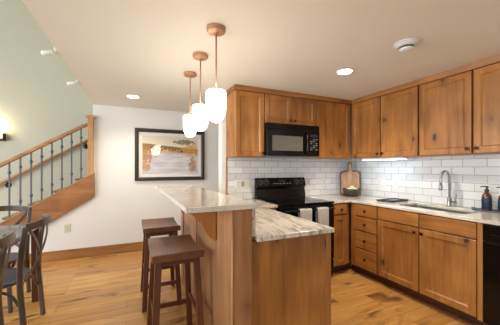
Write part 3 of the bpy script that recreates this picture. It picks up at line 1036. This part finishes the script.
def inset_quad(s):
    cx = sum(q[0] for q in (q0, q1, q2, q3)) / 4
    cy = sum(q[1] for q in (q0, q1, q2, q3)) / 4
    return [(cx + (q[0] - cx) * s, cy + (q[1] - cy) * s) for q in (q0, q1, q2, q3)]


MB().prism([(x, y, 0.9145) for x, y in inset_quad(0.94)], (0, 0, 0.008)).build('base', 'slate', t)
MB().loft([[(x, y, z) for x, y in inset_quad(s)] for s, z in ((0.94, 0.9228), (1.0, 0.938), (0.97, 0.938), (0.92, 0.9255))], closed=True, cap=False).build('rim', 'slate', t)
MB().prism([(x, y, 0.9228) for x, y in inset_quad(0.90)], (0, 0, 0.002)).build('surface', 'slate_top', t)


# ------------------------------------------------------------------ switch plates and outlets
def plate(F, u0, u1, v0, v1, label, kinds, cat='outlet', name='wall_outlet', mat='white_plastic'):
    p0 = Vector(F((u0 + u1) / 2, (v0 + v1) / 2, 0))
    t = thing(name, label, cat, p0)
    front(MB(), F, u0, u1, v0, v1, th=0.006, flat=True).build('cover_plate', mat, t)
    k = len(kinds)
    for i, kd in enumerate(kinds):
        uc = u0 + (u1 - u0) * (i + 0.5) / k
        vc = (v0 + v1) / 2
        if kd == 'o':
            for dv in (-0.020, 0.020):
                s = front(MB(), lambda u, v, n: F(u, v, n + 0.0062), uc - 0.016, uc + 0.016, vc + dv - 0.014, vc + dv + 0.014, th=0.002, flat=True).build('socket', mat, t)
                for du in (-0.006, 0.006):
                    front(MB(), lambda u, v, n: F(u, v, n + 0.0083), uc + du - 0.0015, uc + du + 0.0015, vc + dv - 0.005, vc + dv + 0.006, th=0.0006, flat=True).build('slot', 'slot', s)
        else:
            front(MB(), lambda u, v, n: F(u, v, n + 0.0062), uc - 0.016, uc + 0.016, vc - 0.032, vc + 0.032, th=0.003, flat=True).build('rocker', mat if kd == 's' else 'dim_plastic', t)
    return t


TB = BACK(-0.0085)
TR = RIGHT(-0.0085)
plate(TB, -1.965, -1.750, 1.053, 1.170, 'three-gang almond switch plate on the tile left of the range', ('o', 'd', 's'), 'switch', 'switch_plate', 'almond_plastic')
plate(TB, -0.590, -0.515, 1.050, 1.165, 'single white outlet on the back tile between range and cutting board', ('o',))
plate(TR, 0.500, 0.622, 1.055, 1.170, 'double white outlet plate on the right tile beside the bowl', ('o', 's'))
plate(TR, 0.748, 0.822, 1.055, 1.170, 'single white outlet on the right tile above the slate tray', ('o',))
plate(BACK(1.3995), -4.045, -3.965, 0.390, 0.510, 'almond outlet low on the white wall below the stairs', ('o',), mat='ivory_plastic')

# under-cabinet light
t = thing('undercabinet_light', 'slim lit white lamp under the wall cabinet near the cutting board', 'lamp', (-0.2, -0.77, UB))
MB().box(-0.275, -1.075, UB - 0.026, -0.185, -0.455, UB - 0.0005).build('housing', 'white_metal', t, bevel=0.004)
MB().box(-0.270, -1.055, UB - 0.030, -0.190, -0.475, UB - 0.0265).build('diffuser', 'strip', t)

# ------------------------------------------------------------------ ceiling fittings


def pendant(x, y, label):
    t = thing('pendant_lamp', label, 'pendant lamp', (x, y, C), 'pendant lamps over the bar')
    MB().lathe([(0.062, -0.0005), (0.064, -0.004), (0.064, -0.022), (0.058, -0.030), (0.020, -0.036), (0.008, -0.046)], (x, y, C), seg=32).build('canopy', 'copper', t, smooth=False, bevel=0.002)
    MB().tube([(x, y, C - 0.04), (x, y, 1.835)], 0.0055, 10).build('rod', 'copper', t, smooth=True)
    MB().lathe([(0.008, 0.0), (0.016, -0.008), (0.020, -0.030)], (x, y, 1.862), seg=20).build('socket_cap', 'copper', t, smooth=True)
    R = 0.0665
    prof = [(0.010, 1.842), (R - 0.010, 1.842), (R - 0.003, 1.839), (R, 1.830)]
    prof += [(R, 1.745)]
    for k in range(1, 11):
        a = math.pi / 2 * k / 10
        prof.append((R * math.cos(a) ** 0.85 if k < 10 else 0.001, 1.735 - 0.108 * math.sin(a)))
    MB().lathe([(r, z) for r, z in prof], (x, y, 0), seg=36).build('glass_shade', 'shade', t, smooth=True)
    for a in (0.6, 2.7, 4.8):
        MB().lathe([(0.004, 0), (0.005, 0.004), (0.003, 0.008)], (x + R * math.cos(a), y + R * math.sin(a), 1.824), (math.cos(a), math.sin(a), 0), 10).build('set_screw', 'copper', t)
    return t


pendant(-2.632, -1.404, 'copper rod pendant lamp with white glass shade, nearest and largest of three')
pendant(-2.630, -0.945, 'copper rod pendant lamp with white glass shade, middle of the three over the bar')
pendant(-2.622, -0.478, 'copper rod pendant lamp with white glass shade, farthest, next to the picture')


def downlight(x, y, label, power):
    t = thing('recessed_light', label, 'ceiling light', (x, y, C), 'recessed ceiling lights')
    MB().lathe([(0.068, -0.001), (0.086, -0.001), (0.086, -0.004), (0.070, -0.007), (0.068, -0.004)], (x, y, C), seg=36, closed=True).build('trim_ring', 'white_metal', t, smooth=True)
    MB().lathe([(0.068, -0.003), (0.0, -0.003), (0.0, -0.001), (0.068, -0.001)], (x, y, C), seg=32).build('diffuser', 'diffuser', t)
    ld = bpy.data.lights.new('downlight_lamp', 'SPOT')
    ld.energy = power
    ld.spot_size = math.radians(140)
    ld.spot_blend = 0.8
    ld.shadow_soft_size = 0.06
    ld.color = (1.0, 0.90, 0.76)
    lo = bpy.data.objects.new('downlight_lamp', ld)
    lo.location = (0, 0, -0.03)
    lo.parent = t
    COL.objects.link(lo)
    return t


downlight(-1.242, -1.150, 'bright round recessed ceiling light above the kitchen floor', 75)
downlight(-3.143, 0.700, 'bright round recessed ceiling light near the far white wall', 40)

t = thing('smoke_detector', 'white round smoke detector on the ceiling above the sink cabinets', 'smoke detector', (-1.241, -1.786, C))
MB().lathe([(0.088, -0.001), (0.088, -0.008), (0.074, -0.014), (0.074, -0.020), (0.062, -0.026), (0.060, -0.028), (0.040, -0.0285)], (-1.241, -1.786, C), seg=40).build('base', 'white_plastic', t, smooth=False)
MB().lathe([(0.049, -0.029), (0.049, -0.041), (0.02, -0.041)], (-1.241, -1.786, C), seg=32).build('vent_slot', 'slot', t)
MB().lathe([(0.050, -0.0415), (0.046, -0.052), (0.030, -0.060), (0.001, -0.062)], (-1.241, -1.786, C), seg=36).build('cap', 'white_plastic', t)


def track_spot(y, label, xe):
    t = thing('spotlight', label, 'spotlight', (xe, y, C), 'spotlights on the ceiling edge')
    MB().box(xe - 0.022, y - 0.035, C + 0.002, xe - 0.002, y + 0.035, C + 0.06).build('mount', 'white_metal', t, bevel=0.004)
    MB().tube([(xe - 0.012, y, C + 0.02), (xe - 0.028, y, C - 0.010), (xe - 0.055, y, C - 0.014)], 0.008, 8).build('arm', 'white_metal', t, smooth=True)
    MB().lathe([(0.008, -0.040), (0.017, -0.036), (0.018, 0.015), (0.021, 0.036), (0.018, 0.038), (0.015, 0.02)], (xe - 0.072, y, C - 0.014), (-0.92, 0.25, -0.12), 20).build('lamp_head', 'white_metal', t, smooth=True)
    MB().tube([(xe - 0.062, y + 0.020, C - 0.012), (xe - 0.066, y + 0.030, C + 0.010), (xe - 0.092, y + 0.034, C + 0.012)], 0.004, 8).build('yoke', 'white_metal', t, smooth=True)


track_spot(-0.50, 'small white spotlight on the ceiling edge, nearer the camera', -3.712)
track_spot(0.34, 'small white spotlight on the ceiling edge, farther one near the white wall', -3.697)

# ------------------------------------------------------------------ framed picture
PX0, PX1, PZ0, PZ1, PY = -3.118, -2.005, 1.112, 1.950, 1.40
t = thing('framed_picture', 'large dark-framed picture of an autumn lake on the far white wall', 'picture', (PX0, PY, PZ0))
fwid = 0.058


def prism_frame(x0, x1, z0, z1, w, yb, yf):
    def ring(a, y):
        return [(x0 + a, y, z0 + a), (x1 - a, y, z0 + a), (x1 - a, y, z1 - a), (x0 + a, y, z1 - a)]
    return MB().loft([ring(0, yb), ring(0, yf), ring(w * 0.7, yf), ring(w, yf + 0.012), ring(w, yb)], closed=True, cap=False)


prism_frame(PX0, PX1, PZ0, PZ1, fwid, PY - 0.001, PY - 0.034).build('frame', 'frame', t)
MB().box(PX0 + fwid, PY - 0.010, PZ0 + fwid, PX1 - fwid, PY - 0.004, PZ1 - fwid).build('mat_board', 'mat_board', t)
pw0, pz0 = PX0 + 0.112, PZ0 + 0.108
pr = MB().box(0, -0.0015, 0, PX1 - PX0 - 0.224, 0, PZ1 - PZ0 - 0.216).build('print', 'print')
pr.location = (pw0 - PX0, -0.0103, pz0 - PZ0)
pr.parent = t
MB().box(PX0 + fwid, PY - 0.018, PZ0 + fwid, PX1 - fwid, PY - 0.0155, PZ1 - fwid).build('glass', 'pic_glass', t)

# ------------------------------------------------------------------ staircase
SL = 0.62
t = thing('staircase', 'wooden staircase rising to the right with iron balusters and a thick side board', 'staircase', (-4.4, 1.45, 0))
top = lambda x: 1.242 + SL * (x + 3.664)
MB().prism([(-5.25, 1.352, max(0.001, top(-5.25) - 0.34)), (-5.12, 1.352, 0.001), (-3.664, 1.352, top(-3.664) - 0.342), (-3.664, 1.352, top(-3.664)), (-5.45, 1.352, top(-5.45)), (-5.45, 1.352, 0.001)], (0, 0.046, 0)).build('stringer', 'stringer', t, bevel=0.004)
for i in range(13):
    x0 = -5.62 + 0.28 * i
    z = 0.174 * (i + 1) - 0.06
    if x0 + 0.28 > -1.9:
        break
    y0 = 1.535
    if x0 > -3.62 and z > C - 0.05:
        break
    MB().box(x0, y0, z - 0.03, x0 + 0.305, 2.395, z).build('tread', 'stair_oak', t, bevel=0.006)
    MB().box(x0 + 0.015, y0, z - 0.174, x0 + 0.033, 2.395, z - 0.031).build('riser', 'wall_white', t)
NXc = -3.712
nw = MB().box(NXc - 0.036, 1.340, top(NXc) + 0.001, NXc + 0.034, 1.3985, 2.050)
nwp = nw.build('newel_post', 'newel_oak', t, bevel=0.004)
MB().loft([[(NXc + sx * a, 1.369 + sy * b, z) for sx, sy in ((-1, -1), (1, -1), (1, 1), (-1, 1))] for a, b, z in ((0.040, 0.0298, 2.051), (0.062, 0.0302, 2.062), (0.062, 0.0302, 2.078), (0.028, 0.020, 2.094))]).build('cap', 'newel_oak', nwp)
rz = lambda x: 1.377 + SL * (x + 4.747)
MB().bar([(-5.45, 1.372, rz(-5.45) - 0.030), (NXc - 0.038, 1.372, rz(NXc - 0.038) - 0.030)], 0.058, 0.048, up=(0, 0, 1)).build('handrail', 'stair_oak', t, bevel=0.012, seg=3)
MB().bar([(-5.45, 1.372, top(-5.45) + 0.008), (NXc - 0.038, 1.372, top(NXc - 0.038) + 0.008)], 0.05, 0.014).build('shoe_rail', 'stair_oak', t, bevel=0.003)
for k in range(14):
    x = -3.834 - 0.116 * k
    zb, zt = top(x) + 0.016, rz(x) - 0.056
    b = MB().box(x - 0.0085, 1.3635, zb, x + 0.0085, 1.3805, zt).build('baluster', 'iron', t)
    for zc in (zt - 0.125, zb + 0.15):
        MB().lathe([(0.010, -0.022), (0.017, -0.016), (0.014, -0.008), (0.024, 0.0), (0.014, 0.008), (0.017, 0.016), (0.010, 0.022)], (x, 1.372, zc), seg=12).build('collar', 'iron', b, smooth=True)

t = thing('wall_handrail', 'plain wooden handrail on the sage wall behind the iron balusters', 'handrail', (-4.6, 2.36, 1.3))
hr = lambda x: 1.070 + 0.612 * (x + 5.086)
MB().tube([(-5.6, 2.335, hr(-5.6)), (-3.50, 2.335, hr(-3.50))], 0.024, 12).build('rail', 'stair_oak', t, smooth=True)
for x in (-5.00, -3.915):
    MB().lathe([(0.042, 0), (0.042, 0.006), (0.034, 0.012), (0.006, 0.014)], (x, 2.399, hr(x) - 0.085), (0, -1, 0), 20).build('bracket_plate', 'knob', t, smooth=True)
    MB().tube([(x, 2.39, hr(x) - 0.085), (x, 2.345, hr(x) - 0.080), (x, 2.335, hr(x) - 0.024)], 0.010, 8).build('bracket_arm', 'knob', t, smooth=True)

t = thing('wall_sconce', 'lit wall sconce on the sage stair wall at the left edge', 'wall lamp', (-5.18, 2.36, 1.75))
MB().box(-5.32, 2.31, 1.752, -5.030, 2.399, 1.790).build('bar', 'knob', t, bevel=0.003)
MB().box(-5.045, 2.31, 1.7905, -5.030, 2.399, 1.870).build('end_arm', 'knob', t, bevel=0.002)
MB().box(-5.310, 2.318, 1.792, -5.050, 2.39, 1.905).build('glass_shade', 'sconce_glass', t, bevel=0.006)
ld = bpy.data.lights.new('sconce_lamp', 'POINT')
ld.energy = 6
ld.color = (1.0, 0.82, 0.56)
ld.shadow_soft_size = 0.05
lo = bpy.data.objects.new('sconce_lamp', ld)
lo.location = (0, -0.06, 0.23)
lo.parent = t
COL.objects.link(lo)


# ------------------------------------------------------------------ saddle stools
def make_stool():
    t = thing('bar_stool', '', 'stool', (0, 0, 0), 'saddle stools at the bar')
    H, a, b = 0.765, 0.168, 0.240
    ny, nx = 22, 6
    bm = bmesh.new()
    topv, botv = [], []
    for j in range(ny + 1):
        y = -b + 2 * b * j / ny
        s = (y / b) ** 2
        zt = H - 0.024 * (1 - s) - (0.004 if abs(y) > b * 0.96 else 0)
        zb = H - 0.050 - 0.006 * (1 - s)
        topv.append([bm.verts.new((-a + 2 * a * i / nx, y, zt)) for i in range(nx + 1)])
        botv.append([bm.verts.new((-a + 2 * a * i / nx, y, zb)) for i in range(nx + 1)])
    for j in range(ny):
        for i in range(nx):
            bm.faces.new((topv[j][i], topv[j][i + 1], topv[j + 1][i + 1], topv[j + 1][i]))
            bm.faces.new((botv[j][i], botv[j + 1][i], botv[j + 1][i + 1], botv[j][i + 1]))
        bm.faces.new((topv[j][0], topv[j + 1][0], botv[j + 1][0], botv[j][0]))
        bm.faces.new((topv[j][nx], botv[j][nx], botv[j + 1][nx], topv[j + 1][nx]))
    for i in range(nx):
        bm.faces.new((topv[0][i], botv[0][i], botv[0][i + 1], topv[0][i + 1]))
        bm.faces.new((topv[ny][i], topv[ny][i + 1], botv[ny][i + 1], botv[ny][i]))
    mb = MB()
    mb.bm.free()
    mb.bm = bm
    mb.build('seat', 'stool_seat', t, bevel=0.005)

    def leg_at(sx, sy, z):
        f = 1 - z / 0.71
        return (sx * (0.124 + 0.034 * f), sy * (0.176 + 0.052 * f), z)
    for sx in (-1, 1):
        for sy in (-1, 1):
            p0, p1 = leg_at(sx, sy, 0.0), leg_at(sx, sy, 0.716)
            h = 0.021
            MB().hexa([(p0[0] - h, p0[1] - h, 0), (p0[0] + h, p0[1] - h, 0), (p0[0] + h, p0[1] + h, 0), (p0[0] - h, p0[1] + h, 0),
                       (p1[0] - h, p1[1] - h, 0.714), (p1[0] + h, p1[1] - h, 0.714), (p1[0] + h, p1[1] + h, 0.714), (p1[0] - h, p1[1] + h, 0.714)]).build('leg', 'stool', t, bevel=0.003)
    for sx in (-1, 1):
        p, q = leg_at(sx, -1, 0.30), leg_at(sx, 1, 0.30)
        MB().bar([(p[0], p[1] + 0.018, 0.30), (q[0], q[1] - 0.018, 0.30)], 0.018, 0.034).build('stretcher', 'stool', t, bevel=0.002)
    for sy, z in ((-1, 0.215), (1, 0.215)):
        p, q = leg_at(-1, sy, z), leg_at(1, sy, z)
        MB().bar([(p[0] + 0.018, p[1], z), (q[0] - 0.018, q[1], z)], 0.018, 0.034).build('stretcher', 'stool', t, bevel=0.002)
    for sy in (-1, 1):
        p, q = leg_at(-1, sy, 0.69), leg_at(1, sy, 0.69)
        MB().bar([(p[0] + 0.018, p[1], 0.690), (q[0] - 0.018, q[1], 0.690)], 0.018, 0.036).build('apron', 'stool', t, bevel=0.002)
    return t


st = make_stool()
st2 = copy_tree(st)
st.location = (-2.872, -1.135, 0)
st['label'] = 'dark brown saddle-seat bar stool nearest the camera'
st2.location = (-2.893, -0.300, 0)
st2['label'] = 'dark brown saddle-seat bar stool farther back, below the picture'

# ------------------------------------------------------------------ dining table and cross-back chairs
TZ = 0.762
t = thing('dining_table', 'glossy grey dining table with red-brown legs at the left edge', 'table', (-4.5, -0.75, 0))
MB().box(-5.02, -1.72, TZ - 0.028, -3.985, 0.165, TZ).build('tabletop', 'table_top', t, bevel=0.006)
mb = MB()
mb.box(-4.92, -1.62, TZ - 0.11, -4.085, -1.60, TZ - 0.029)
mb.box(-4.92, 0.06, TZ - 0.11, -4.085, 0.08, TZ - 0.029)
mb.box(-4.92, -1.60, TZ - 0.11, -4.90, 0.06, TZ - 0.029)
mb.box(-4.105, -1.60, TZ - 0.11, -4.085, 0.06, TZ - 0.029)
mb.build('apron', 'table_leg', t)
for lx in (-4.955, -4.022):
    for ly in (-1.66, 0.125):
        h0, h1 = 0.031, 0.036
        lx2 = lx
        MB().hexa([(lx2 - h0, ly - h0, 0), (lx2 + h0, ly - h0, 0), (lx2 + h0, ly + h0, 0), (lx2 - h0, ly + h0, 0),
                   (lx2 - h1, ly - h1, TZ - 0.029), (lx2 + h1, ly - h1, TZ - 0.029), (lx2 + h1, ly + h1, TZ - 0.029), (lx2 - h1, ly + h1, TZ - 0.029)]).build('leg', 'table_leg', t, bevel=0.004)


def smooth_path(pts, k=6):
    P = [Vector(p) for p in pts]
    P = [P[0] * 2 - P[1]] + P + [P[-1] * 2 - P[-2]]
    out = []
    for i in range(1, len(P) - 2):
        for s in range(k):
            t_ = s / k
            a, b, c_, d_ = P[i - 1], P[i], P[i + 1], P[i + 2]
            out.append(0.5 * ((2 * b) + (c_ - a) * t_ + (2 * a - 5 * b + 4 * c_ - d_) * t_ ** 2 + (-a + 3 * b - 3 * c_ + d_) * t_ ** 3))
    out.append(P[-2])
    return out


def make_chair():
    """faces +y, back at -y; origin on the floor under the seat centre"""
    t = thing('dining_chair', '', 'chair', (0, 0, 0), 'cross-back chairs round the dining table')
    # seat
    pts = []
    for k in range(28):
        a = 2 * math.pi * k / 28
        cx, cy = math.cos(a), math.sin(a)
        ex = 0.62
        w = 0.215 + 0.012 * cy
        pts.append((w * math.copysign(abs(cx) ** ex, cx), 0.195 * math.copysign(abs(cy) ** ex, cy) + 0.005))
    MB().loft([[(x * s, y * s, z) for x, y in pts] for s, z in ((0.95, 0.425), (1.0, 0.432), (1.0, 0.448), (0.97, 0.456), (0.80, 0.452), (0.4, 0.449))]).build('seat', 'chair_seat', t)
    yb = -0.192
    for s in (-1, 1):
        path = smooth_path([(s * 0.218, yb - 0.052, 0.0), (s * 0.214, yb - 0.036, 0.22), (s * 0.212, yb - 0.020, 0.45), (s * 0.218, yb - 0.030, 0.66), (s * 0.226, yb - 0.056, 0.875)], 5)
        MB().bar(path, 0.036, 0.034, up=(1, 0, 0)).build('rear_leg', 'chair', t, bevel=0.008)
        path = smooth_path([(s * 0.208, 0.185, 0.0), (s * 0.192, 0.165, 0.22), (s * 0.180, 0.155, 0.43)], 5)
        MB().bar(path, 0.032, 0.032, up=(1, 0, 0)).build('front_leg', 'chair', t, bevel=0.008)
        # curved braces under the seat
        side = smooth_path([(s * 0.203, yb - 0.012, 0.285), (s * 0.200, yb + 0.040, 0.375), (s * 0.196, yb + 0.12, 0.412)], 5)
        MB().bar(side, 0.016, 0.020, up=(1, 0, 0)).build('brace', 'chair', t, bevel=0.004)
        side = smooth_path([(s * 0.190, 0.148, 0.285), (s * 0.190, 0.100, 0.375), (s * 0.190, 0.03, 0.412)], 5)
        MB().bar(side, 0.016, 0.020, up=(1, 0, 0)).build('brace', 'chair', t, bevel=0.004)
        rear = smooth_path([(s * 0.196, yb - 0.012, 0.285), (s * 0.140, yb - 0.004, 0.375), (s * 0.070, yb + 0.004, 0.412)], 5)
        MB().bar(rear, 0.016, 0.018, up=(0, 1, 0)).build('brace', 'chair', t, bevel=0.004)
    # bowed top rail
    rail = []
    for k in range(17):
        u = -1 + 2 * k / 16
        rail.append((0.234 * u, yb - 0.058 - 0.088 * (1 - abs(u) ** 2.4), 0.872 + 0.018 * (1 - u * u)))
    MB().bar(rail, 0.022, 0.056, up=(0, 0.12, 1)).build('top_rail', 'chair', t, bevel=0.006)
    # crossed back slats, bowed
    for s in (-1, 1):
        path = []
        for k in range(17):
            u = k / 16
            x = s * (0.206 - 0.390 * u ** 1.25)
            bow = 1 - abs(x / 0.232) ** 2.2
            z = 0.868 - 0.41 * u
            path.append((x, yb - 0.022 - 0.036 * (1 - u) - (0.080 * (1 - u) + 0.030 * u) * max(0, bow) - (0.005 if s > 0 else -0.005), z))
        MB().bar(path, 0.030, 0.009, up=(0, 1, 0)).build('cross_slat', 'chair', t, bevel=0.003)
    return t


ch = make_chair()
cb = copy_tree(ch)
cc = copy_tree(ch)
# chair frame: back legs' feet at y = -0.244 local; facing -x needs rotation of +90 deg
ch.location = (-3.884 - 0.244, -0.428, 0)
ch.rotation_euler = (0, 0, math.radians(90))
ch['label'] = 'cross-back dining chair with a bowed rail, whole, right side of the table'
cb.location = (-3.925 - 0.244, -1.085, 0)
cb.rotation_euler = (0, 0, math.radians(90))
cb['label'] = 'cross-back dining chair nearest the camera, cut by the left edge'
cc.location = (-4.372, 0.335 - 0.20, 0)
cc.rotation_euler = (0, 0, math.radians(180))
cc['label'] = 'cross-back dining chair at the far end of the table, against the stairs'
